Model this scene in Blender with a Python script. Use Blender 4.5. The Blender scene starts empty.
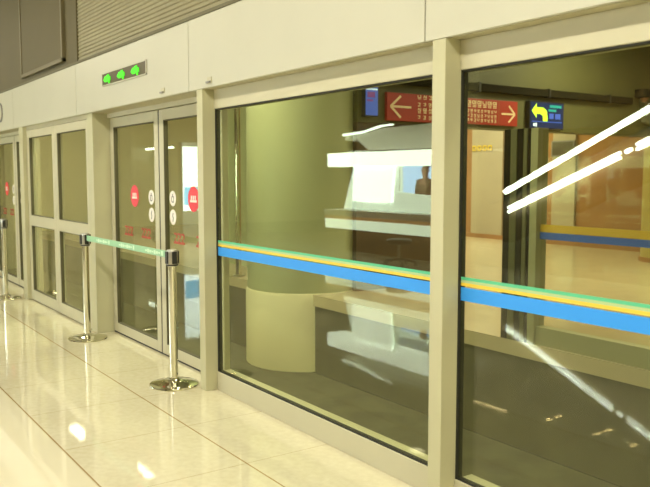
import bpy, bmesh, math, random
from mathutils import Vector, Matrix

C = bpy.context.scene.collection
sc = bpy.context.scene
random.seed(7)

# ------------------------------------------------------------------ camera
cam_d = bpy.data.cameras.new('camera')
cam = bpy.data.objects.new('camera', cam_d)
C.objects.link(cam)
cam.location = (0, 0, 1.5)
PSI, PITCH = math.radians(34.617), math.radians(4.978)
look = Vector((-math.cos(PSI) * math.cos(PITCH), math.sin(PSI) * math.cos(PITCH), -math.sin(PITCH)))
cam.rotation_euler = look.to_track_quat('-Z', 'Y').to_euler()
cam_d.sensor_width = 36
cam_d.lens = 775.0 / 650.0 * 36
cam_d.clip_start = 0.05
cam_d.dof.use_dof = True
cam_d.dof.focus_distance = 5.2
cam_d.dof.aperture_fstop = 4.0
sc.camera = cam

# ------------------------------------------------------------------ world and exposure
w = bpy.data.worlds.new('world')
sc.world = w
w.use_nodes = True
w.node_tree.nodes['Background'].inputs[0].default_value = (1.0, .85, .55, 1)
w.node_tree.nodes['Background'].inputs[1].default_value = 0.05
sc.view_settings.view_transform = 'Standard'
sc.view_settings.look = 'None'
sc.view_settings.gamma = 1
sc.view_settings.exposure = 0.0
sc.view_settings.use_curve_mapping = False
sc.cycles.max_bounces = 12
sc.cycles.transparent_max_bounces = 24
sc.cycles.glossy_bounces = 6

LAMP = (1.0, .94, .78)          # colour of the station's warm ceiling tubes
LAMP_W = 70                     # watts of one near ceiling fixture
FAR_W = 105                     # watts of one fixture over the opposite platform


def area(name, loc, sx, sy, watts, col, rot=(0, 0, 0), parent=None):
    l = bpy.data.lights.new(name, 'AREA')
    l.shape = 'RECTANGLE'
    l.size, l.size_y = sx, sy
    l.energy = watts
    l.color = col
    o = bpy.data.objects.new(name, l)
    C.objects.link(o)
    o.location = loc
    o.rotation_euler = rot
    if parent:
        o.parent = parent
    return o


# ------------------------------------------------------------------ materials
def S(r, g, b):
    f = lambda c: (c / 255 / 12.92) if c / 255 <= .04045 else ((c / 255 + .055) / 1.055) ** 2.4
    return (f(r), f(g), f(b), 1)


def mat(name, col, rough=.5, metal=0, noise=0, nscale=8, emit=0, ecol=None, spec=.5, bump=0):
    m = bpy.data.materials.new(name)
    m.use_nodes = True
    nt = m.node_tree
    b = nt.nodes['Principled BSDF']
    b.inputs['Base Color'].default_value = col
    b.inputs['Roughness'].default_value = rough
    b.inputs['Metallic'].default_value = metal
    b.inputs['Specular IOR Level'].default_value = spec
    if noise or bump:
        tc = nt.nodes.new('ShaderNodeTexCoord')
        n = nt.nodes.new('ShaderNodeTexNoise')
        n.inputs['Scale'].default_value = nscale
        n.inputs['Detail'].default_value = 4
        nt.links.new(tc.outputs['Object'], n.inputs['Vector'])
        if noise:
            r = nt.nodes.new('ShaderNodeValToRGB')
            r.color_ramp.elements[0].position = .3
            r.color_ramp.elements[1].position = .7
            r.color_ramp.elements[0].color = tuple(c * (1 - noise) for c in col[:3]) + (1,)
            r.color_ramp.elements[1].color = tuple(min(1, c * (1 + noise)) for c in col[:3]) + (1,)
            nt.links.new(n.outputs['Fac'], r.inputs['Fac'])
            nt.links.new(r.outputs['Color'], b.inputs['Base Color'])
        if bump:
            bp = nt.nodes.new('ShaderNodeBump')
            bp.inputs['Strength'].default_value = bump
            bp.inputs['Distance'].default_value = .01
            nt.links.new(n.outputs['Fac'], bp.inputs['Height'])
            nt.links.new(bp.outputs['Normal'], b.inputs['Normal'])
    if emit:
        b.inputs['Emission Color'].default_value = ecol or col
        b.inputs['Emission Strength'].default_value = emit
    return m


def glass_mat(name, tint, r0=.045):
    m = bpy.data.materials.new(name)
    m.use_nodes = True
    nt = m.node_tree
    nt.nodes.clear()
    out = nt.nodes.new('ShaderNodeOutputMaterial')
    mix = nt.nodes.new('ShaderNodeMixShader')
    tr = nt.nodes.new('ShaderNodeBsdfTransparent')
    gl = nt.nodes.new('ShaderNodeBsdfGlossy')
    tr.inputs['Color'].default_value = tint
    gl.inputs['Roughness'].default_value = .0
    gl.inputs['Color'].default_value = (1, .98, .84, 1)
    lw = nt.nodes.new('ShaderNodeLayerWeight')
    lw.inputs['Blend'].default_value = .5
    p = nt.nodes.new('ShaderNodeMath'); p.operation = 'POWER'; p.inputs[1].default_value = 5
    q = nt.nodes.new('ShaderNodeMath'); q.operation = 'MULTIPLY_ADD'
    q.inputs[1].default_value = 1 - r0; q.inputs[2].default_value = r0
    nt.links.new(lw.outputs['Facing'], p.inputs[0])
    nt.links.new(p.outputs[0], q.inputs[0])
    nt.links.new(q.outputs[0], mix.inputs['Fac'])
    nt.links.new(tr.outputs[0], mix.inputs[1])
    nt.links.new(gl.outputs[0], mix.inputs[2])
    nt.links.new(mix.outputs[0], out.inputs['Surface'])
    return m


def floor_mat():
    """polished cream stone tiles with thin brown joints; the plain strip away from the doors has none"""
    m = bpy.data.materials.new('polished_cream_tile')
    m.use_nodes = True
    nt = m.node_tree
    L = nt.links
    b = nt.nodes['Principled BSDF']
    tc = nt.nodes.new('ShaderNodeTexCoord')
    sp = nt.nodes.new('ShaderNodeSeparateXYZ')
    L.new(tc.outputs['Object'], sp.inputs[0])

    def mth(op, a, bb=None, c=None):
        n = nt.nodes.new('ShaderNodeMath'); n.operation = op
        for i, v in enumerate((a, bb, c)):
            if v is None: continue
            if isinstance(v, (int, float)): n.inputs[i].default_value = v
            else: L.new(v, n.inputs[i])
        return n.outputs[0]

    def joint(coord, off, size, wid):
        t = mth('DIVIDE', mth('ADD', coord, off), size)
        fr = mth('FRACT', t)
        d = mth('MULTIPLY', mth('ABSOLUTE', mth('SUBTRACT', fr, .5)), size)   # size/2 at joint
        return mth('GREATER_THAN', d, size / 2 - wid / 2)
    jx = joint(sp.outputs['X'], 4.22 + .739 * 40, .739, .006)
    jy = joint(sp.outputs['Y'], -1.171 + .733 * 40, .733, .009)
    near = mth('GREATER_THAN', sp.outputs['Y'], 1.160)
    j = mth('MULTIPLY', mth('MAXIMUM', mth('MULTIPLY', jx, .55), jy), near)
    n1 = nt.nodes.new('ShaderNodeTexNoise'); n1.inputs['Scale'].default_value = 26; n1.inputs['Detail'].default_value = 5
    n2 = nt.nodes.new('ShaderNodeTexNoise'); n2.inputs['Scale'].default_value = 1.6
    L.new(tc.outputs['Object'], n1.inputs['Vector']); L.new(tc.outputs['Object'], n2.inputs['Vector'])
    r = nt.nodes.new('ShaderNodeValToRGB')
    r.color_ramp.elements[0].position = .3; r.color_ramp.elements[1].position = .7
    r.color_ramp.elements[0].color = (.62, .565, .385, 1); r.color_ramp.elements[1].color = (.74, .70, .52, 1)
    s = mth('ADD', mth('MULTIPLY', n1.outputs['Fac'], .55), mth('MULTIPLY', n2.outputs['Fac'], .45))
    L.new(s, r.inputs['Fac'])
    mx0 = nt.nodes.new('ShaderNodeMix'); mx0.data_type = 'RGBA'
    L.new(near, mx0.inputs['Factor'])
    mx0.inputs[6].default_value = (.76, .71, .53, 1)
    L.new(r.outputs['Color'], mx0.inputs[7])
    mx = nt.nodes.new('ShaderNodeMix'); mx.data_type = 'RGBA'
    L.new(j, mx.inputs['Factor'])
    L.new(mx0.outputs[2], mx.inputs[6])
    mx.inputs[7].default_value = (.36, .25, .11, 1)
    L.new(mx.outputs[2], b.inputs['Base Color'])
    rough = mth('ADD', mth('MULTIPLY', near, .020), .015)
    L.new(rough, b.inputs['Roughness'])
    b.inputs['Specular IOR Level'].default_value = .5
    return m


M = {
    'fascia': mat('cream_enamel_panel', (.545, .535, .435, 1), .38, noise=.02, nscale=2),
    'joint': mat('dark_joint', (.12, .10, .06, 1), .7),
    'frame': mat('satin_aluminium', (.54, .51, .36, 1), .42, noise=.02, nscale=5),
    'post': mat('painted_post', (.51, .49, .315, 1), .45, noise=.02, nscale=5),
    'gasket': mat('black_gasket', (.02, .02, .015, 1), .6),
    'soffit': mat('soffit_metal', (.44, .40, .25, 1), .45),
    'louvre': mat('ribbed_grey_metal', (.28, .25, .145, 1), .5, noise=.04, nscale=3),
    'upper': mat('grey_beige_wall', (.105, .086, .034, 1), .6, noise=.04, nscale=2),
    'ledge': mat('dark_ledge', (.13, .115, .06, 1), .6),
    'floor': floor_mat(),
    'glass': glass_mat('platform_glass', (.90, .93, .80, 1), .05),
    'glass2': glass_mat('door_glass', (.90, .94, .82, 1), .045),
    'farglass': glass_mat('far_glass', (.97, .97, .9, 1), .008),
    'chrome': mat('polished_steel', (.80, .78, .66, 1), .10, metal=1),
    'black': mat('black_plastic', (.02, .02, .018, 1), .4),
    'belt': mat('green_belt', (.33, .60, .38, 1), .55),
    'beltprint': mat('white_belt_print', (.66, .86, .66, 1), .55),
    'blue': mat('blue_film', (.03, .32, .95, 1), .45),
    'yellow': mat('yellow_film', (.85, .60, .06, 1), .45),
    'green': mat('green_film', (.10, .55, .30, 1), .45),
    'palegreen': mat('pale_green_film', (.45, .60, .30, 1), .45),
    'red': mat('red_sticker', (.80, .035, .05, 1), .4),
    'redtext': mat('faded_red_text', (.42, .06, .03, 1), .5),
    'doorgasket': mat('olive_gasket', (.10, .09, .045, 1), .6),
    'white': mat('white_sticker', (.85, .80, .72, 1), .4),
    'grey': mat('grey_print', (.25, .24, .22, 1), .5),
    'ledbox': mat('led_window', (.07, .055, .02, 1), .3),
    'led': mat('green_led', (.01, .1, .01, 1), .5, emit=1.1, ecol=(.06, 1, .0, 1)),
    'trough': mat('track_floor', (.10, .095, .05, 1), .7, noise=.25, nscale=3),
    'concrete': mat('dark_concrete', (.11, .10, .055, 1), .8, noise=.15, nscale=2),
    'farfloor': mat('far_polished_floor', (.62, .52, .32, 1), .18, noise=.05, nscale=3),
    'faredge': mat('far_edge_metal', (.36, .35, .18, 1), .5),
    'orange': mat('orange_brown_panel', (.36, .18, .055, 1), .85, noise=.12, nscale=1.3),
    'brown': mat('brown_panel', (.34, .17, .06, 1), .85, noise=.12, nscale=1.3),
    'pink': mat('pale_pink_panel', (.46, .39, .26, 1), .85, noise=.04, nscale=2),
    'olive': mat('olive_bulkhead', (.115, .110, .037, 1), .6, noise=.05, nscale=1),
    'column': mat('olive_cream_column', (.47, .50, .27, 1), .45, noise=.05, nscale=1),
    'colbase': mat('column_plinth', (.88, .82, .52, 1), .5, noise=.05, nscale=1),
    'colyellow': mat('ochre_column', (.42, .33, .09, 1), .5, noise=.05),
    'conduit': mat('dark_duct', (.016, .014, .006, 1), .9, spec=.1),
    'signred': mat('sign_red', (.36, .030, .012, 1), .5, emit=.10, ecol=(.36, .03, .012, 1)),
    'signtext': mat('sign_cream_text', (.80, .62, .34, 1), .5, emit=.18, ecol=(.8, .62, .34, 1)),
    'signorange': mat('sign_orange', (.8, .3, .03, 1), .5, emit=.2),
    'screen': mat('screen_navy', (.01, .02, .08, 1), .3, emit=.25, ecol=(.03, .07, .22, 1)),
    'screenblue': mat('screen_blue', (.05, .1, .5, 1), .3, emit=.6, ecol=(.06, .13, .6, 1)),
    'screenteal': mat('screen_teal', (.02, .3, .3, 1), .3, emit=.5, ecol=(.03, .32, .28, 1)),
    'screenviolet': mat('screen_violet', (.2, .05, .3, 1), .3, emit=.35, ecol=(.28, .05, .3, 1)),
    'screenlime': mat('screen_lime', (.5, .9, .05, 1), .3, emit=.95, ecol=(.60, .95, .05, 1)),
    'screenwhite': mat('screen_white', (.7, .8, 1, 1), .3, emit=.8, ecol=(.6, .8, 1, 1)),
    'roomwall': mat('brown_room_wall', (.20, .15, .08, 1), .6, noise=.1, nscale=1),
    'leftwall': mat('olive_cream_wall', (.74, .72, .46, 1), .6, noise=.06, nscale=.6),
    'darkbrown': mat('dark_brown_partition', (.085, .055, .022, 1), .5, noise=.15, nscale=2),
    'ceiling': mat('ceiling_panels', (.30, .27, .17, 1), .8),
    'lamp': mat('lamp_diffuser', (.9, .9, .8, 1), .5, emit=16, ecol=(1, .93, .74, 1)),
    'warm': mat('warm_bulb', (1, .8, .5, 1), .5, emit=330, ecol=(1, .74, .34, 1)),
    'cool': mat('cool_tube', (.9, 1, 1, 1), .5, emit=28, ecol=(.86, .97, 1, 1)),
    'kioskglow': mat('kiosk_lit_panel', (.9, 1, .95, 1), .5, emit=11.5, ecol=(.86, 1, .97, 1)),
    'kioskpaleglow': mat('kiosk_pale_glow', (.8, .9, .85, 1), .5, emit=5.5, ecol=(.72, .90, .82, 1)),  # pale glow put into the material; counter front and back wall are no lamps
    'kioskblue': mat('kiosk_blue_poster', (.1, .3, .8, 1), .5, emit=8, ecol=(.50, .72, 1, 1)),
    'kioskwhite': mat('kiosk_white_trim', (.8, .8, .75, 1), .5),
    'kioskbrown': mat('kiosk_brown', (.16, .08, .03, 1), .5),
    'kioskwoodglow': mat('kiosk_glowing_wood', (.55, .33, .14, 1), .5, emit=1.2, ecol=(.75, .45, .2, 1)),  # wood given its own glow so that it looks lit
    'adglow': mat('poster_lit_white', (.8, .9, 1, 1), .5, emit=7, ecol=(.72, .88, 1, 1)),
    'adblue': mat('poster_lit_blue', (.1, .4, .9, 1), .5, emit=4.5, ecol=(.15, .55, 1, 1)),
    'steel': mat('brushed_steel', (.5, .48, .42, 1), .35, metal=1),
    'step': mat('escalator_step', (.12, .12, .11, 1), .5, metal=.6),
    'skin': mat('skin', (.45, .24, .14, 1), .5),
    'hair': mat('dark_hair', (.03, .02, .015, 1), .6),
    'shirt': mat('brown_jacket', (.22, .13, .07, 1), .8),
    'trousers': mat('dark_trousers', (.03, .03, .04, 1), .8),
}


# ------------------------------------------------------------------ mesh helpers
class MB:
    def __init__(s):
        s.bm = bmesh.new()

    def box(s, x0, x1, y0, y1, z0, z1, rot=None):
        r = bmesh.ops.create_cube(s.bm, size=1)
        mt = Matrix.Translation(((x0 + x1) / 2, (y0 + y1) / 2, (z0 + z1) / 2)) @ Matrix.Diagonal((abs(x1 - x0), abs(y1 - y0), abs(z1 - z0), 1))
        if rot:
            mt = rot @ mt
        bmesh.ops.transform(s.bm, matrix=mt, verts=r['verts'])
        return s

    def tube(s, p, q, r, n=16, r2=None):
        p, q = Vector(p), Vector(q)
        d = q - p
        g = bmesh.ops.create_cone(s.bm, cap_ends=True, segments=n, radius1=r, radius2=r if r2 is None else r2, depth=d.length)
        mt = Matrix.Translation((p + q) / 2) @ d.to_track_quat('Z', 'Y').to_matrix().to_4x4()
        bmesh.ops.transform(s.bm, matrix=mt, verts=g['verts'])
        return s

    def lathe(s, prof, cx=0, cy=0, n=40):
        rings = []
        for r, z in prof:
            rings.append([s.bm.verts.new((cx + r * math.cos(2 * math.pi * i / n), cy + r * math.sin(2 * math.pi * i / n), z)) for i in range(n)])
        for a, b in zip(rings, rings[1:]):
            for i in range(n):
                s.bm.faces.new((a[i], a[(i + 1) % n], b[(i + 1) % n], b[i]))
        s.bm.faces.new(list(reversed(rings[0])))
        s.bm.faces.new(rings[-1])
        return s

    def prism(s, pts, o, u, v, t):
        """outline pts (a,b) in the plane o + a*u + b*v, thickened by vector t"""
        o, u, v, t = map(Vector, (o, u, v, t))
        a = [s.bm.verts.new(o + u * x + v * y) for x, y in pts]
        b = [s.bm.verts.new(o + u * x + v * y + t) for x, y in pts]
        n = len(pts)
        s.bm.faces.new(a); s.bm.faces.new(list(reversed(b)))
        for i in range(n):
            s.bm.faces.new((a[i], b[i], b[(i + 1) % n], a[(i + 1) % n]))
        return s

    def strip(s, path, wid, o, u, v, t):
        """polyline drawn with square strokes"""
        for (x0, y0), (x1, y1) in zip(path, path[1:]):
            d = math.hypot(x1 - x0, y1 - y0) or 1
            nx, ny = -(y1 - y0) / d * wid / 2, (x1 - x0) / d * wid / 2
            s.prism([(x0 + nx, y0 + ny), (x1 + nx, y1 + ny), (x1 - nx, y1 - ny), (x0 - nx, y0 - ny)], o, u, v, t)
        return s

    def build(s, name, m, parent=None, smooth=False, bevel=0, origin=None):
        bmesh.ops.recalc_face_normals(s.bm, faces=s.bm.faces)
        if origin is not None:
            bmesh.ops.translate(s.bm, vec=-Vector(origin), verts=s.bm.verts)
        me = bpy.data.meshes.new(name)
        s.bm.to_mesh(me); s.bm.free()
        me.materials.append(m)
        if smooth:
            for p in me.polygons:
                p.use_smooth = True
            try: me.set_sharp_from_angle(angle=math.radians(35))
            except Exception: pass
        o = bpy.data.objects.new(name, me)
        C.objects.link(o)
        if origin is not None:
            o.location = origin
        if bevel:
            md = o.modifiers.new('bevel', 'BEVEL'); md.width = bevel; md.segments = 2; md.limit_method = 'ANGLE'
        if parent:
            o.parent = parent
        return o


def tag(o, label=None, cat=None, group=None, kind=None):
    if label: o['label'] = label
    if cat: o['category'] = cat
    if group: o['group'] = group
    if kind: o['kind'] = kind
    return o


def empty(name, loc=(0, 0, 0), rz=0):
    o = bpy.data.objects.new(name, None)
    C.objects.link(o)
    o.location = loc; o.rotation_euler = (0, 0, rz)
    o.empty_display_size = .1
    return o


def copy_tree(o, parent=None):
    c = o.copy(); C.objects.link(c)
    if parent: c.parent = parent
    for ch in list(o.children):
        copy_tree(ch, c)
    return c


def B(*a):
    return MB().box(*a)


def circle(r, n=28, rx=1):
    return [(r * rx * math.cos(2 * math.pi * i / n), r * math.sin(2 * math.pi * i / n)) for i in range(n)]


# ------------------------------------------------------------------ setting: near hall
YF, YG, YD, YW = 2.332, 2.43, 2.53, 2.378      # fascia face, glass plane, door plane, four-pane window plane
X0, X1 = -22.0, 5.0
HC = 4.6
tag(MB().box(X0, X1, -13, 2.62, -.12, 0).build('floor', M['floor']), kind='structure')
tag(MB().box(X0, X1, -13, 2.9, HC, HC + .15).build('ceiling', M['ceiling']), kind='structure')
tag(B(X0, X1, -13.15, -13, 0, HC).build('wall_back', M['roomwall']), kind='structure')
tag(B(X0 - .15, X0, -13.15, 14.2, -1, HC).build('wall_left', M['leftwall']), kind='structure')
tag(B(X1, X1 + .15, -13.15, 14.2, -1, HC).build('wall_right', M['leftwall']), kind='structure')

# wall over the fascia: smooth part on the left, ribbed part on the right
up = MB().box(X0, -7.93, YF + .02, 2.75, 2.59, HC)
tag(up.build('wall_upper_smooth', M['upper']), kind='structure')
lv = MB()
n = int((HC - 2.60) / .034)
prof = [(YF + .07, 2.59)]
for i in range(n):
    z = 2.60 + i * .034
    prof += [(YF + .034, z), (YF + .026, z + .008), (YF + .026, z + .022), (YF + .034, z + .026)]
prof += [(YF + .034, HC), (2.75, HC), (2.75, 2.59)]
lv.prism([(a, b) for a, b in prof], (-7.60, 0, 0), (0, 1, 0), (0, 0, 1), (X1 + 7.60, 0, 0))
lo = tag(lv.build('wall_upper_ribbed', M['louvre']), kind='structure')
tag(B(-7.93, -7.60, YF + .015, 2.75, 2.59, HC).build('trim_1', M['upper']), kind='structure')
tag(B(X0, X1, YF - .008, YF + .12, 2.57, 2.592).build('trim_2', M['ledge']), kind='structure')

# raised rectangular wall panel
ap = empty('wall_access_panel', (-8.83, YF + .012, 2.655))
tag(ap, 'tall grey-beige raised metal panel on the upper wall, left of the ribbed cladding', 'wall panel')
B(-.80, .80, -.018, .02, .03, 1.90).build('panel', M['upper'], ap, bevel=.004)
fr = MB()
fr.box(-.84, -.80, -.028, .02, -.01, 1.93); fr.box(.80, .84, -.028, .02, -.01, 1.93); fr.box(-.84, .84, -.028, .02, -.01, .03); fr.box(-.84, .84, -.028, .02, 1.90, 1.93)
fr.build('panel_frame', mat('panel_frame_metal', (.15, .125, .06, 1), .45), ap, bevel=.004)

# fascia: cream panels of 2.5 m with thin joints
fas = MB().box(X0, X1, YF + .006, 2.62, 2.095, 2.568)
tag(fas.build('wall_fascia_core', M['joint']), kind='structure')
edges = [-20.35, -17.81, -15.27, -12.73, -10.176, -7.62, -5.052, -2.607, -.10, 2.4, 4.95]
k = 0
for a, b in zip(edges, edges[1:]):
    k += 1
    tag(B(a + .004, b - .004, YF, YF + .02, 2.088, 2.57).build('trim_%d' % (10 + k), M['fascia'], bevel=.002), kind='structure')
tag(B(X0, X1, YF + .021, 2.62, 2.085, 2.094).build('trim_3', M['soffit']), kind='structure')
# small latches at the lower edge of the fascia
for lx, nm in ((-4.72, 'small grey latch on the cream fascia right above the door post'), (-5.50, 'small grey latch on the cream fascia above the right door leaf')):
    lt = empty('panel_latch', (lx, YF, 2.125))
    tag(lt, nm, 'latch', 'fascia latches')
    B(-.03, .03, -.008, 0, -.010, .028).build('latch_plate', M['frame'], lt, bevel=.002)
    B(-.028, .028, -.020, -.008, -.012, .0).build('latch_handle', M['grey'], lt)

# posts
def post(n, x0, x1, y0=YF, y1=YG + .006):
    tag(B(x0, x1, y0, y1, 0, 2.086).build('trim_%d' % n, M['post'], bevel=.003), kind='structure')
post(31, -4.93, -4.842)
post(32, -2.556, -2.474)
post(33, -.16, -.08)
post(34, 2.24, 2.32)
post(35, -9.93, -9.75)
post(36, -7.42, -7.262, YW - .012, 2.60)
post(37, -12.43, -12.30)


def glass_bay(name, x0, x1):
    """large fixed pane with head, sill and coloured safety band"""
    t = empty(name, ((x0 + x1) / 2, YG, 0)); tag(t, kind='structure')
    hx = (x1 - x0) / 2
    B(-hx, hx, -.012, .10, 1.957, 2.085).build('head_rail', M['frame'], t, bevel=.003)
    B(-hx, hx, -.012, .10, 0, .130).build('sill_rail', M['frame'], t, bevel=.003)
    g = MB()
    for a, b in ((-hx, -hx + .009), (hx - .009, hx)):
        g.box(a, b, -.004, .03, .130, 1.957)
    g.box(-hx, hx, -.004, .03, .130, .136); g.box(-hx, hx, -.004, .03, 1.950, 1.957)
    g.build('gasket', M['gasket'], t)
    B(-hx + .012, hx - .012, .004, .014, .136, 1.950).build('glass_pane', M['glass'], t)
    bw = hx - .012
    B(-bw, bw, .0022, .0036, .950, 1.010).build('blue_band', M['blue'], t)
    B(-bw, bw, .0022, .0036, 1.016, 1.030).build('yellow_band', M['yellow'], t)
    B(-bw, bw, .0022, .0036, 1.0305, 1.042).build('pale_green_band', M['palegreen'], t)
    B(-bw, bw, .0022, .0036, 1.0425, 1.056).build('green_band', M['green'], t)
    return t


glass_bay('window_1', -4.842, -2.556)
glass_bay('window_2', -2.474, -.16)
glass_bay('window_4', -.08, 2.24)


def pane_frame(mb, x0, x1, z0, z1, bars, sw, y0, y1, mids=()):
    mb.box(x0, x0 + sw, y0, y1, z0, z1); mb.box(x1 - sw, x1, y0, y1, z0, z1)
    mb.box(x0 + sw, x1 - sw, y0, y1, z0, z0 + bars[0]); mb.box(x0 + sw, x1 - sw, y0, y1, z1 - bars[1], z1)
    for a, b in mids: mb.box(x0 + sw, x1 - sw, y0, y1, a, b)
    return mb


# the four-pane fixed screen
def four_pane(name, x0, x1):
    t = empty(name, ((x0 + x1) / 2, YW, 0)); tag(t, kind='structure')
    hx = (x1 - x0) / 2
    B(-hx, hx, .0, .10, 2.045, 2.085).build('head_rail', M['frame'], t)
    for s, a, b in ((0, -hx, -.004), (1, .004, hx)):
        f = pane_frame(MB(), a, b, 0.01, 2.040, (.115, .085), .085, 0, .06, ((.91, 1.03),))
        f.build('sash', M['frame'], t, bevel=.003)
        for z0, z1 in ((.125, .91), (1.03, 1.955)):
            B(a + .085, b - .085, .025, .035, z0, z1).build('glass_pane', M['glass2'], t)
            g = pane_frame(MB(), a + .085, b - .085, z0, z1, (.007, .007), .007, .008, .04)
            g.build('gasket', M['doorgasket'], t)
    B(-.004, .004, .02, .05, .01, 2.04).build('seam', M['gasket'], t)
    return t


four_pane('window_3', -9.75, -7.42)
four_pane('window_5', -14.75, -12.43)


def sticker(parent, x, z, r, col, kind):
    d = MB().prism(circle(r), (x, .0, z), (1, 0, 0), (0, 0, 1), (0, -.002, 0))
    o = d.build('warning_sticker' if kind == 'red' else 'notice_sticker', M[col], parent)
    o.location.y = .0215
    g = MB()
    a = dict(o=(x, -.002, z), u=(1, 0, 0), v=(0, 0, 1), t=(0, -.0012, 0))
    if kind == 'red':     # white pictogram: two figures over a bar
        for s in (-.35, 0, .35):
            g.prism([(s * r - .09 * r, -.05 * r), (s * r + .09 * r, -.05 * r), (s * r + .12 * r, .28 * r), (s * r - .12 * r, .28 * r)], **a)
        g.prism([(-.6 * r, -.25 * r), (.6 * r, -.25 * r), (.6 * r, -.06 * r), (-.6 * r, -.06 * r)], **a)
        g.build('pictogram', M['white'], o)
    elif kind == 'bag':
        g.strip([(-.3 * r, -.45 * r), (-.3 * r, .25 * r), (.3 * r, .25 * r), (.3 * r, -.45 * r), (-.3 * r, -.45 * r)], .16 * r, **a)
        g.strip([(0, .25 * r), (0, .62 * r)], .2 * r, **a)
        g.build('pictogram', M['grey'], o)
    else:
        g.strip([(.1 * r, .55 * r), (-.1 * r, .1 * r), (.15 * r, -.1 * r), (-.05 * r, -.6 * r)], .2 * r, **a)
        g.build('pictogram', M['grey'], o)
    return o


def sliding_door(name, x0, x1, cx):
    t = empty(name, (cx, YD, 0)); tag(t, kind='structure')
    a0, b0 = x0 - cx, x1 - cx
    B(a0, b0, -.02, .08, 2.045, 2.085).build('head_rail', M['frame'], t)
    B(a0, b0, .004, .05, .0, .013).build('under_leaf_gap_shade', M['gasket'], t)  # black strip: shade of the gap under the leaves, put in as colour
    for s in (-1, 1):
        a, b = (a0 + .01, -.012) if s < 0 else (.012, b0 - .01)
        lf = pane_frame(MB(), a, b, .014, 2.040, (.085, .085), .085, 0, .045)
        l = lf.build('leaf', M['frame'], t, bevel=.003)
        pane_frame(MB(), a + .085, b - .085, .099, 1.955, (.008, .008), .008, .004, .04).build('gasket', M['doorgasket'], l)
        B(a + .085, b - .085, .022, .032, .099, 1.955).build('glass_pane', M['glass2'], t)
        sticker(t, s * .225, 1.318, .062, 'white', 'bag')
        sticker(t, s * .225, 1.168, .062, 'white', 'bolt')
        sticker(t, s * .615, 1.322, .098, 'red', 'red')
        # orange-red lettering low on the glass
        g = MB()
        aa = dict(o=(s * .56, .0215, 1.0), u=(1, 0, 0), v=(0, 0, 1), t=(0, -.002, 0))
        for q, dx in enumerate((-.32, -.25, -.18, .10, .17, .24)):
            g.strip([(dx, .035), (dx + .05, .035), (dx + .05, -.0)], .016, **aa)
            g.strip([(dx - .005, -.035), (dx + .06, -.035)], .018, **aa)
            g.strip([(dx + .025, .0), (dx + .025, -.03)], .014, **aa)
        g.build('red_lettering', M['redtext'], t)
    B(-.011, .011, .004, .04, .014, 2.04).build('meeting_seal', M['gasket'], t)
    return t


sliding_door('door_1', -7.262, -4.93, -6.085)
sliding_door('door_2', -12.30, -9.93, -11.03)
tag(B(X0, -14.75, YG, 2.6, 0, 2.086).build('wall_screen_end', M['frame']), kind='structure')
tag(B(2.32, X1, YG, 2.6, 0, 2.086).build('wall_screen_near_end', M['frame']), kind='structure')

# ------------------------------------------------------------------ setting: track and opposite platform
YE = 5.40
tag(B(X0, X1, 2.62, YE, -1.12, -1.0).build('floor_track', M['trough']), kind='structure')
tag(B(X0, X1, 2.60, 2.68, -1.0, -.001).build('wall_near_edge', M['concrete']), kind='structure')
tag(B(X0, X1, YE, 14.2, -.14, 0).build('floor_opposite', M['farfloor']), kind='structure')
tag(B(X0, X1, YE + .02, YE + .12, -1.0, -.14).build('wall_opposite_edge', M['concrete']), kind='structure')
tag(B(X0, X1, 2.75, 14.2, 4.0, 4.1).build('ceiling_opposite', M['ceiling']), kind='structure')
tag(B(X0, -13.7, 13.9, 14.05, 0, 4.0).build('wall_opposite_1', M['brown']), kind='structure')
tag(B(-13.7, -12.7, 13.84, 14.05, 0, 4.0).build('wall_opposite_2', M['pink']), kind='structure')
tag(B(-12.7, -11.25, 13.9, 14.05, 0, 4.0).build('wall_opposite_3', M['orange']), kind='structure')
tag(B(-11.25, -10.65, 13.84, 14.05, 0, 4.0).build('wall_opposite_4', M['pink']), kind='structure')
tag(B(-10.65, X1, 13.9, 14.05, 0, 4.0).build('wall_opposite_5', M['orange']), kind='structure')
tag(B(X0, X1, 13.80, 13.9, 0, .10).build('baseboard_opposite', M['brown']), kind='structure')
# dark service hatch and yellow notice on the opposite wall
h = empty('wall_display', (-10.95, 13.84, 1.92)); tag(h, 'small dark grey display set high on the pale pink opposite wall panel', 'display')
B(-.30, .30, -.05, 0, 0, .34).build('casing', M['grey'], h)
B(-.27, .27, -.056, -.05, .03, .31).build('screen', mat('dim_screen', (.10, .085, .05, 1), .4), h)
h = empty('wall_notice', (-13.35, 13.84, 2.12)); tag(h, 'yellow lettering on the pale wall panel under the right red sign', 'lettering')
g = MB()
for i in range(4):
    aa = dict(o=(i * .17 - .3, -.02, 0), u=(1, 0, 0), v=(0, 0, 1), t=(0, -.01, 0))
    g.strip([(0, .10), (.10, .10), (.10, 0), (0, 0), (0, .10)], .03, **aa)
g.build('letters', M['yellow'], h)

# transverse bulkhead that carries the signs
XB = -8.0
tag(B(XB - .35, XB, 6.03, 13.79, 2.19, 4.0).build('wall_bulkhead', M['olive']), kind='structure')
tag(B(XB - .30, XB - .02, 6.03, 7.50, 0, 2.19).build('wall_added_partition', M['darkbrown']), kind='structure')  # added dark partition, darkens the view behind the kiosk's reflection
dc = empty('cable_duct', (XB + .004, 9, 2.70)); tag(dc, 'long dark cable duct running along the olive bulkhead above the red signs', 'duct')
B(0, .09, -2.95, 2.75, 0, .11).build('duct_body', M['conduit'], dc, bevel=.01)
for yy in (-2.4, -.9, .6, 2.1):
    B(0, .10, yy, yy + .04, -.012, .122).build('duct_clamp', M['black'], dc)


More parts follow.
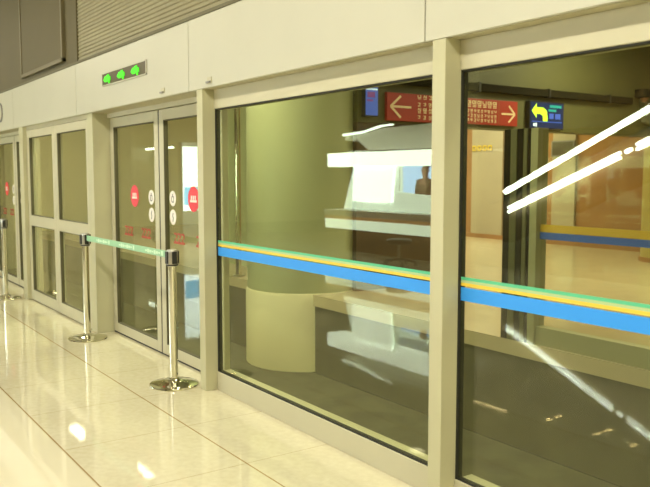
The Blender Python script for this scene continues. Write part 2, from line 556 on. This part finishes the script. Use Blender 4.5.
def hangul(par, o, u, v, t, s):
    mb = MB()
    """one small block-like character"""
    k = random.randint(0, 3)
    a = dict(o=o, u=u, v=v, t=t)
    wd = s * .15
    if k == 0: mb.strip([(0, .9 * s), (.5 * s, .9 * s), (.5 * s, .5 * s)], wd, **a)
    elif k == 1: mb.strip([(0, .9 * s), (.5 * s, .9 * s), (.5 * s, .5 * s), (0, .5 * s), (0, .9 * s)], wd, **a)
    elif k == 2: mb.strip([(0, .95 * s), (0, .5 * s), (.5 * s, .5 * s)], wd, **a)
    else: mb.strip([(0, .5 * s), (.25 * s, .95 * s), (.5 * s, .5 * s)], wd, **a)
    mb.strip([(.75 * s, 1 * s), (.75 * s, .4 * s)], wd, **a)
    mb.strip([(.05 * s, .25 * s), (.8 * s, .25 * s)], wd, **a)
    if random.random() < .6: mb.strip([(.05 * s, 0), (.8 * s, 0)], wd, **a)
    mb.build('character', M['signtext'], par)


U, V = (0, 1, 0), (0, 0, 1)
# left red sign
t = empty('direction_sign', (XB, 6.47, 2.225)); tag(t, 'dark red hanging sign with a left-pointing arrow, left of the middle post', 'sign', 'red direction signs')
B(0, .05, 0, 1.36, 0, .365).build('panel', M['signred'], t, bevel=.004)
g = MB(); a = dict(o=(.05, 0, 0), u=U, v=V, t=(.006, 0, 0))
g.strip([(.06, .185), (.41, .185)], .028, **a)
g.strip([(.23, .325), (.06, .185), (.23, .045)], .030, **a)
g.build('arrow', M['signtext'], t)
for r in range(4):
    for c in range(3):
        hangul(t, (.05, .53 + c * .10, .29 - r * .085), U, V, (.006, 0, 0), .066 if r % 2 == 0 else .052)
MB().prism(circle(.07), (.05, 1.0, .19), U, V, (.006, 0, 0)).build('round_emblem', M['signorange'], t)
# right red sign
t = empty('direction_sign', (XB, 7.62, 2.235)); tag(t, 'dark red hanging sign with a right-pointing arrow, right of the middle post', 'sign', 'red direction signs')
t.location = (XB, 7.86, 2.235)
B(0, .05, 0, 1.10, 0, .36).build('panel', M['signred'], t, bevel=.004)
B(.05, .052, .70, .708, .0, .36).build('panel_line', M['brown'], t)
g = MB()
g.strip([(.76, .17), (1.03, .17)], .026, **a)
g.strip([(.91, .29), (1.04, .17), (.91, .05)], .028, **a)
g.build('arrow', M['signtext'], t)
for r, (cnt, s, z) in enumerate(((6, .088, .245), (9, .045, .165), (9, .045, .10), (9, .045, .035))):
    for c in range(cnt):
        hangul(t, (.05, .06 + c * (.62 / cnt), z), U, V, (.006, 0, 0), s)
# turn-left screen
t = empty('information_screen', (XB, 9.19, 2.21)); tag(t, 'dark screen with a bright yellow-green arrow bending left, right of the red signs', 'screen')
B(0, .08, 0, .79, 0, .42).build('casing', M['black'], t, bevel=.004)
B(.08, .086, .02, .77, .02, .40).build('display', M['screen'], t)
g = MB(); a2 = dict(o=(.086, 0, 0), u=U, v=V, t=(.004, 0, 0))
g.prism([(.04, .27), (.15, .385), (.15, .325), (.30, .325), (.38, .28), (.40, .17), (.40, .12), (.30, .12), (.29, .20), (.24, .225), (.15, .225), (.15, .165)], **a2)
g.build('arrow', M['screenlime'], t)
g = MB(); g.box(.086, .09, .45, .72, .33, .37); g.box(.086, .09, .42, .60, .27, .305); g.build('teal_text', M['screenteal'], t)
g = MB(); g.box(.086, .09, .44, .54, .16, .24); g.box(.086, .09, .58, .70, .16, .24); g.box(.086, .09, .05, .74, .105, .118); g.build('blue_text', M['screenblue'], t)
g = MB(); g.box(.086, .09, .08, .13, .04, .085); g.box(.086, .09, .14, .16, .03, .09); g.build('white_symbol', M['screenwhite'], t)
# blue screen left of the signs
t = empty('information_screen', (XB, 6.09, 2.26)); tag(t, 'narrow blue and violet screen at the top, left of the red arrow sign', 'screen')
B(0, .08, 0, .205, 0, .40).build('casing', M['black'], t, bevel=.004)
B(.08, .086, .006, .199, .015, .385).build('display', M['screenblue'], t)
g = MB(); g.box(.086, .09, .03, .15, .24, .31); g.box(.086, .09, .02, .12, .19, .215); g.build('violet_text', M['screenviolet'], t)
g = MB(); g.box(.086, .09, .01, .19, .335, .355); g.build('white_text', M['screenwhite'], t)
# camera at the duct's end
t = empty('security_camera', (XB + .01, 11.95, 2.84)); tag(t, 'dark domed security camera at the right end of the cable duct', 'camera')
MB().lathe([(.05, .06), (.13, .10), (.16, .02), (.15, -.03)][::-1], .16, 0, 20).build('housing', M['conduit'], t, smooth=True)
B(0, .20, -.04, .04, .06, .12).build('bracket', M['conduit'], t)
MB().tube((.16, 0, -.03), (.16, 0, -.10), .07, 16, .04).build('lens', mat('brown_lens', (.25, .12, .06, 1), .3), t)
MB().prism([(0, 0), (.35, -.22), (.9, -.5), (.9, -.60), (.1, -.40)], (.02, .05, -.02), (0, 1, 0), (0, 0, 1), (.1, 0, 0)).build('cable_bracket', mat('green_grey', (.16, .17, .10, 1), .6), t)

# columns on the opposite side
t = empty('round_column', (-8.8, 5.72, 0)); tag(t, 'thick round olive-cream column standing behind the left glass pane', 'column')
MB().lathe([(.765, .012), (.765, 3.99)], 0, 0, 64).build('shaft', M['column'], t, smooth=True)
MB().lathe([(.785, -.995), (.785, -.02), (.77, .01)], 0, 0, 64).build('plinth', M['colbase'], t, smooth=True)
t = empty('round_column', (-7.9, 12.5, 0)); tag(t, 'slimmer ochre round column at the far right edge of the opposite platform', 'column')
t.location = (-7.75, 12.72, 0)
MB().lathe([(.47, .08), (.47, 2.18)], 0, 0, 40).build('shaft', M['colyellow'], t, smooth=True)
MB().lathe([(.50, .0), (.50, .08)], 0, 0, 40).build('base_ring', M['brown'], t, smooth=True)

t = empty('added_streak_pole', (-10.25, 5.50, 0)); tag(t, 'added thin shiny pole standing in for a bright reflected streak, left side of the left glass pane', 'pole')  # added pole; its shine stands in for a bright reflected streak
MB().tube((0, 0, .02), (0, 0, 3.2), .045, 20).build('pole', M['chrome'], t, smooth=True)
MB().tube((0, 0, 0), (0, 0, .02), .09, 20).build('base', M['steel'], t, smooth=True)
tag(B(-12.9, -10.45, 6.2, 6.3, 0, 4.0).build('wall_partition_left', M['column']), kind='structure')

# opposite platform barrier: posts, sill and glass with the same band
t = empty('glass_barrier', (-3.0, YE, 0)); tag(t, 'glass barrier with a blue and yellow band along the opposite platform edge', 'barrier')
B(-1.62, 7.4, .02, .12, .0, .165).build('sill_rail', M['faredge'], t, bevel=.004)
B(-1.62, 7.4, .06, .07, .165, 1.90).build('glass_pane', M['farglass'], t)
B(-1.62, 7.4, .054, .0590, .945, 1.005).build('blue_band', mat('far_blue', (.04, .14, .62, 1), .5), t)
B(-1.62, 7.4, .054, .0590, 1.010, 1.075).build('yellow_band', mat('far_yellow', (.75, .48, .04, 1), .5), t)
for i, (xa, xb, mm) in enumerate(((-1.94, -1.87, 'conduit'), (-1.865, -1.79, 'olive'), (-1.785, -1.72, 'conduit'), (-1.715, -1.67, 'olive'), (-1.665, -1.635, 'conduit'), (-1.63, -1.55, 'faredge'))):
    B(xa, xb, .0, .14, .0, 1.92).build('post', M[mm], t, bevel=.003)

# opposite lights
def ceiling_light(x, y, z, watts, label, group, col=LAMP, L=1.2, W=.30, proto=[None]):
    t = empty('ceiling_light', (x, y, z)); tag(t, label, 'ceiling light', group)
    f = MB(); f.box(-L / 2, L / 2, -W / 2, W / 2, -.02, .0)
    f.box(-L / 2, L / 2, -W / 2, -W / 2 + .02, -.07, -.02); f.box(-L / 2, L / 2, W / 2 - .02, W / 2, -.07, -.02)
    f.box(-L / 2, -L / 2 + .02, -W / 2, W / 2, -.07, -.02); f.box(L / 2 - .02, L / 2, -W / 2, W / 2, -.07, -.02)
    f.build('housing', M['steel'], t)
    B(-L / 2 + .02, L / 2 - .02, -W / 2 + .02, W / 2 - .02, -.05, -.03).build('diffuser', M['lamp'], t)
    area('tube_light', (0, 0, -.08), L - .1, W, watts, col, parent=t)
    return t


for i, (x, y) in enumerate(((-14.5, 9.8), (-11.2, 9.8), (-6.5, 9.8), (-3.5, 9.8), (-16, 12.2), (-12.2, 12.2))):
    ceiling_light(x, y, 3.99, FAR_W, 'long ceiling light over the opposite platform', 'opposite platform ceiling lights')

for x, wt in ((-13.5, 45), (-8.6, 115), (-5.0, 55), (-.5, 30)):  # added lamps, out of view, that brighten the round column and track
    ceiling_light(x, 3.7, 3.99, wt, 'added fill light over the train track, out of view, brightening the column', 'added track fill lights')

# ------------------------------------------------------------------ near hall: ceiling lights and downlights
for i, (x, k) in enumerate(((3.0, 2.2), (0, 2.0), (-3.0, 1.45), (-6.0, 1.0), (-9.0, .42), (-12.0, .26), (-14.95, .4), (-18.0, 2.3))):
    ceiling_light(x, -.55, HC - .002, LAMP_W * k, 'long warm ceiling light in the row along the doors', 'near hall ceiling lights', LAMP if i < 4 else ((1, .74, .42) if i < 6 else (1, .90, .70)))

dl = empty('downlight', (-12.43, -10.55, HC)); tag(dl, 'small warm recessed ceiling spot, mirrored in the glass', 'downlight', 'paired ceiling downlights')
MB().lathe([(.15, -.012), (.165, -.004), (.165, -.0005)], 0, 0, 24).build('rim', M['steel'], dl, smooth=True)
MB().prism([(.065 * math.cos(q * math.pi / 12),   .14 * math.sin(q * math.pi / 12)) for q in range(24)], (0, 0, -.013), (1, 0, 0), (0, 1, 0), (0, 0, -.01)).build('bulb', M['warm'], dl)
for x, y in ((-12.46, -10.94), (-11.05, -10.58), (-11.09, -11.02), (-10.1, -10.62), (-10.16, -11.05)):
    c = copy_tree(dl); c.location = (x, y, HC)
dl['group'] = 'paired ceiling downlights'
t = empty('wall_washer', (-14.05, -10.12, HC)); tag(t, 'short warm linear lamp, mirrored as a glowing bar low in the right pane', 'lamp')
B(-.62, .62, -.10, .10, -.03, -.001).build('housing', M['steel'], t)
B(-.58, .58, -.05, .05, -.045, -.03).build('bulb', mat('warm_bar', (1, .8, .5, 1), .5, emit=60, ecol=(1, .78, .42, 1)), t)
t = empty('ceiling_spot', (-12.6, -6.3, HC)); tag(t, 'single bright ceiling spot, mirrored low beside the middle post', 'downlight')
MB().lathe([(.20, -.012), (.22, -.004), (.22, -.0005)], 0, 0, 24).build('rim', M['steel'], t, smooth=True)
MB().lathe([(.18, -.022), (.18, -.013)], 0, 0, 24).build('bulb', mat('spot_bulb', (1, .9, .7, 1), .5, emit=45, ecol=(1, .92, .68, 1)), t)

# ------------------------------------------------------------------ LED sign on the fascia
t = empty('led_sign', (-6.32, YF, 2.342)); tag(t, 'narrow dark sign with three glowing green arrows on the cream fascia', 'sign')
B(-.505, .505, -.006, .004, -.048, .048).build('window', M['ledbox'], t)
f = MB(); f.box(-.515, .515, -.010, .0, -.056, -.048); f.box(-.515, .515, -.010, 0, .048, .056)
f.box(-.515, -.505, -.010, 0, -.056, .056); f.box(.505, .515, -.010, 0, -.056, .056)
f.build('bezel', M['fascia'], t)
for cx in (-.385, -.045, .275):
    g = MB()
    a = dict(o=(cx, -.006, 0), u=(1, 0, 0), v=(0, 0, 1), t=(0, -.004, 0))
    g.prism([(-.09, -.004), (-.05, .024), (-.01, .024), (-.01, .030), (.045, .036), (.045, .024), (.085, .012), (.085, -.018), (.065, -.018), (.065, -.042), (.035, -.042), (.035, -.020), (.0, -.026), (-.05, -.026)], **a)
    g.build('arrow', M['led'], t)

# round sign at the left end
t = empty('round_sign', (-10.86, YF, 2.325)); tag(t, 'round pale sign with grey rim on the fascia at the left edge', 'sign')
MB().prism(circle(.125), (0, 0, 0), (1, 0, 0), (0, 0, 1), (0, -.012, 0)).build('rim', M['grey'], t)
MB().prism(circle(.105), (0, -.012, 0), (1, 0, 0), (0, 0, 1), (0, -.003, 0)).build('face', M['fascia'], t)

# ------------------------------------------------------------------ belt stanchions
def stanchion(label, x, y):
    t = empty('belt_stanchion', (x, y, 0)); tag(t, label, 'stanchion', 'chrome belt stanchions')
    MB().lathe([(.172, .0), (.176, .006), (.174, .016), (.150, .024), (.08, .034), (.045, .042), (.033, .055)], 0, 0, 56).build('base', M['chrome'], t, smooth=True)
    MB().lathe([(.040, .038), (.040, .052), (.030, .058), (.030, .865)], 0, 0, 32).build('pole', M['chrome'], t, smooth=True)
    hd = MB().lathe([(.034, .862), (.040, .872), (.040, .968), (.036, .980), (.01, .984)], 0, 0, 32).build('head', M['steel'], t, smooth=True)
    s = MB()
    for k in range(4):
        a = k * math.pi / 2 + .0
        s.box(.034, .0465, -.017, .017, .882, .968, rot=Matrix.Rotation(a, 4, 'Z'))
    s.build('belt_slot', M['black'], hd)
    MB().lathe([(.035, .866), (.0425, .868), (.0425, .876), (.035, .878)], 0, 0, 32).build('collar', M['black'], hd, smooth=True)
    return t


s1 = stanchion('chrome belt stanchion nearest the camera, beside the door post', -5.12, 2.215)
s2 = stanchion('chrome belt stanchion with a belt end, in front of the four-pane screen', -7.05, 2.205)
s3 = stanchion('chrome belt stanchion cut by the left edge of the picture', -9.98, 2.13)
d = Vector((-7.05 + 5.12, -.01, 0)); ln = d.length; an = math.atan2(d.y, d.x)
bb = MB().box(.046, ln - .044, -.0012, .0012, .914, .964).build('belt', M['belt'], s1)
bb.rotation_euler = (0, 0, an)
for k in range(3):
    pr = MB()
    x = .16 + k * .56
    for yy in (-.0017, .0012):
        pr.box(x, x + .03, yy, yy + .0005, .922, .956)
        for q in range(7):
            hgt = .006 + .004 * (q % 3)
            pr.box(x + .05 + q * .042, x + .083 + q * .042, yy, yy + .0005, .938 - hgt, .938 + hgt)
    pr.build('belt_lettering', M['beltprint'], bb)

# ------------------------------------------------------------------ escalator in the hall (seen mirrored in the glass)
SL = .414
t = empty('escalator', (-8.65, -4.64, 0)); tag(t, 'escalator with glowing tube lights along its sides, mirrored in the right glass pane', 'escalator')
LEN = 6.6
side = lambda y0, h: MB().prism([(-1.2, 0), (LEN, 0), (LEN, LEN * SL + h - .55), (0, h - .55), (-.3, h - .62), (-1.2, h - .62)], (0, y0, 0), (1, 0, 0), (0, 0, 1), (0, -.05, 0))
side(-.02, .92).build('skirt', M['steel'], t)
side(-1.12, .92).build('skirt', M['steel'], t)
st = MB()
stp = .40
for i in range(int(LEN / stp)):
    z = max(0.02, (i + 1) * stp * SL)
    st.box(i * stp, (i + 1) * stp + .02, -1.11, -.08, max(0, z - .25), z)
st.box(-1.2, 0, -1.11, -.08, 0, .02)
st.build('steps', M['step'], t)
for y in (-.03, -1.14):
    MB().prism([(-.3, .35), (LEN, LEN * SL + .37), (LEN, LEN * SL + 1.11), (0, 1.11), (-.3, 1.03)], (0, y, 0), (1, 0, 0), (0, 0, 1), (0, -.012, 0)).build(*(('balustrade_blocking_panel', M['roomwall']) if y > -.5 else ('balustrade_glass', M['farglass'])), t)  # near panel solid and tall to block the far tubes' floor reflection
    MB().tube((-.35, y - .006, 1.13 - .07), (0, y - .006, 1.13), .03, 12).tube((0, y - .006, 1.13), (LEN, y - .006, LEN * SL + 1.13), .03, 12).build('handrail', M['black'], t, smooth=True)
def tubes(x0, x1, z0, sl, y, gap, r, name='light_tube'):
    for dz in ((-gap, gap) if gap else (0,)):
        b = MB().tube((x0, y, z0 + (x0) * sl + dz), (x1, y, z0 + (x1) * sl + dz), r, 12)
        b.build(name, M['cool'], t, smooth=True)
tubes(.08, 2.09, .925, SL, .02, .034, .026)
tubes(2.34, 4.4, .925, SL, .02, .034, .026)
tubes(2.17, 2.26, .93, SL, .02, .0, .03)
# far side light rail, a little higher, on its own panel
MB().prism([(-1.2, 0), (LEN, 0), (LEN, 1.15 + LEN * .46), (-1.2, 1.15 - .55)], (0, -1.22, 0), (1, 0, 0), (0, 0, 1), (0, -.04, 0)).build('side_panel', M['roomwall'], t)
tubes(-1.10, 5.2, 1.21 + 1.10 * .46, .46, -1.19, 0, .052)

# ------------------------------------------------------------------ lit kiosk with attendant (seen mirrored)
KY = -4.0
t = empty('service_kiosk', (-11.1, KY, 0)); tag(t, 'brightly lit white service kiosk with canopy, mirrored in the left glass pane', 'kiosk')
B(-1.55, 1.25, -.75, -.35, 0, .46).build('base_cabinet', M['kioskbrown'], t, bevel=.01)
B(-1.80, 1.32, -.75, 0, .72, .84).build('counter', M['kioskwhite'], t, bevel=.01)
B(-1.78, 1.30, -.10, -.02, .47, .655).build('counter_front', M['kioskpaleglow'], t)
B(-1.78, 1.30, -.12, -.01, .66, .715).build('wood_trim', M['kioskwoodglow'], t)
MB().prism([(-1.28, .86), (1.28, .86), (1.28, 1.16), (.36, 1.22), (.36, 1.68), (-.96, 1.68)], (0, -.12, 0), (1, 0, 0), (0, 0, 1), (0, -.04, 0)).build('lit_screen', M['kioskpaleglow'], t)
MB().prism([(-.95, 1.02), (.22, 1.02), (.30, 1.68), (-.90, 1.68)], (0, -.08, 0), (1, 0, 0), (0, 0, 1), (0, -.03, 0)).build('lit_screen', M['kioskglow'], t)
B(-1.72, 1.28, -.50, -.02, 1.68, 1.95).build('light_box', M['kioskglow'], t, bevel=.03)
MB().prism([(-1.75, 2.30), (-1.1, 2.33), (-.6, 2.40), (1.28, 2.44), (1.28, 1.96), (-.9, 1.96), (-1.3, 2.18), (-1.75, 2.22)], (0, -.5, 0), (1, 0, 0), (0, 0, 1), (0, -.06, 0)).build('canopy_glow_panel', mat('canopy', (.5, .5, .42, 1), .5, emit=1.1, ecol=(.6, .66, .5, 1)), t)  # canopy brightness comes from painted glow, no lamp inside
MB().tube((-1.78, -.47, 2.33), (-1.1, -.47, 2.36), .025, 10).tube((-1.1, -.47, 2.36), (-.55, -.47, 2.45), .025, 10).tube((-.55, -.47, 2.45), (-.2, -.47, 2.46), .02, 10).build('light_tube', M['kioskglow'], t, smooth=True)
B(-1.62, -.40, -1.9, -1.85, .0, 1.95).build('back_wall', M['kioskpaleglow'], t)
B(-1.50, -.55, -1.85, -1.83, 1.10, 1.80).build('blue_poster', M['kioskblue'], t)
for xx in (-1.72, -.40):
    B(xx, xx + .07, -1.9, -1.83, .0, 1.945).build('post', M['kioskwhite'], t)
B(-1.72, 1.25, -1.9, -.5, 1.95, 2.0).build('roof', M['kioskwhite'], t)


def skinned(name, verts, edges, m, parent=None, sub=2, root=0):
    me = bpy.data.meshes.new(name)
    me.from_pydata([v[0] for v in verts], edges, [])
    o = bpy.data.objects.new(name, me); C.objects.link(o)
    me.materials.append(m)
    md = o.modifiers.new('skin', 'SKIN'); md.use_smooth_shade = True
    sv = me.skin_vertices[0].data if me.skin_vertices else None
    if sv is None:
        bm = bmesh.new(); bm.from_mesh(me); bm.verts.layers.skin.verify(); bm.to_mesh(me); bm.free()
        sv = me.skin_vertices[0].data
    for i, v in enumerate(verts):
        sv[i].radius = (v[1], v[2] if len(v) > 2 else v[1])
        sv[i].use_root = (i == root)
    s = o.modifiers.new('sub', 'SUBSURF'); s.levels = sub; s.render_levels = sub
    if parent: o.parent = parent
    return o


p = empty('person', (-11.25, -5.25, 0), 0)
tag(p, 'person in a brown jacket standing behind the lit kiosk counter', 'person')
V_ = [((0, 0, .95), .13, .10), ((0, 0, 1.15), .13, .095), ((0, 0, 1.36), .15, .10), ((0, 0, 1.46), .05), ((0, .01, 1.53), .055), ((0, .015, 1.60), .085, .09), ((0, .01, 1.68), .075, .08),
      ((.18, 0, 1.40), .05), ((.22, .02, 1.14), .04), ((.16, .22, 1.02), .03), ((.14, .29, 1.01), .03, .015),
      ((-.18, 0, 1.40), .05), ((-.22, .02, 1.14), .04), ((-.16, .22, 1.02), .03), ((-.14, .29, 1.01), .03, .015),
      ((.10, 0, .86), .09), ((.11, .01, .48), .06), ((.11, -.01, .09), .042), ((.11, .12, .04), .035, .03),
      ((-.10, 0, .86), .09), ((-.11, .01, .48), .06), ((-.11, -.01, .09), .042), ((-.11, .12, .04), .035, .03)]
E_ = [(0, 1), (1, 2), (2, 3), (3, 4), (4, 5), (5, 6), (2, 7), (7, 8), (8, 9), (9, 10), (2, 11), (11, 12), (12, 13), (13, 14), (0, 15), (15, 16), (16, 17), (17, 18), (0, 19), (19, 20), (20, 21), (21, 22)]
skinned('body', V_, E_, M['skin'], p)
J_ = [((0, 0, .93), .155, .12), ((0, 0, 1.15), .15, .115), ((0, 0, 1.37), .165, .118), ((0, 0, 1.45), .07), ((.19, 0, 1.40), .062), ((.23, .02, 1.14), .052), ((.165, .21, 1.025), .042),
      ((-.19, 0, 1.40), .062), ((-.23, .02, 1.14), .052), ((-.165, .21, 1.025), .042)]
skinned('jacket', J_, [(0, 1), (1, 2), (2, 3), (2, 4), (4, 5), (5, 6), (2, 7), (7, 8), (8, 9)], M['shirt'], p)
T_ = [((0, 0, .97), .15, .115), ((.10, 0, .86), .105), ((.11, .01, .48), .075), ((.11, -.01, .10), .06), ((-.10, 0, .86), .105), ((-.11, .01, .48), .075), ((-.11, -.01, .10), .06)]
skinned('trousers', T_, [(0, 1), (1, 2), (2, 3), (0, 4), (4, 5), (5, 6)], M['trousers'], p)
skinned('hair', [((0, -.03, 1.64), .085, .09), ((0, -.01, 1.71), .085, .085)], [(0, 1)], M['hair'], p)
for s in (-1, 1):
    skinned('finger', [((s * .14, .29, 1.01), .012), ((s * .13, .36, 1.0), .008)], [(0, 1)], M['skin'], p, 1)

# black stool in front of the kiosk
t = empty('stool', (-9.95, -3.5, 0), .5); tag(t, 'low black stool in front of the kiosk counter', 'stool')
MB().lathe([(.17, .36), (.21, .38), (.22, .42), (.18, .45)], 0, 0, 28).build('seat', M['black'], t, smooth=True)
MB().tube((0, 0, .12), (0, 0, .36), .03).build('gas_lift', M['steel'], t)
for k in range(5):
    an = k * 2 * math.pi / 5
    l = MB().tube((0, 0, .12), (.28 * math.cos(an), .28 * math.sin(an), .07), .02, 10).tube((.28 * math.cos(an), .28 * math.sin(an), 0), (.28 * math.cos(an), .28 * math.sin(an), .06), .025, 10)
    l.build('leg', M['black'], t)

t = empty('hanging_tube_light', (-20.9, -3.6, 2.31)); tag(t, 'low hanging white tube light, mirrored as a streak in the door leaf', 'lamp')
B(-1.0, 1.0, -.05, .05, 0, .05).build('housing', M['steel'], t)
MB().tube((-.97, 0, -.03), (.97, 0, -.03), .028, 12).build('tube', M['kioskglow'], t, smooth=True)
for xx in (-.7, .7):
    MB().tube((xx, 0, .05), (xx, 0, HC - 2.31), .006, 8).build('rod', M['steel'], t)

# ------------------------------------------------------------------ lit advertising box deep in the hall (mirrored in the right door leaf)
t = empty('advertising_lightbox', (-16.0, -2.58, 0)); tag(t, 'glowing white and blue advertising box, mirrored in the right door leaf', 'lightbox')
B(-.20, 0, -.60, .50, 0, 2.25).build('casing', M['steel'], t, bevel=.01)
B(0, .012, -.46, .48, .72, 2.15).build('poster', M['adglow'], t)
B(.012, .016, -.46, .46, .85, 1.25).build('poster_picture', M['adblue'], t)
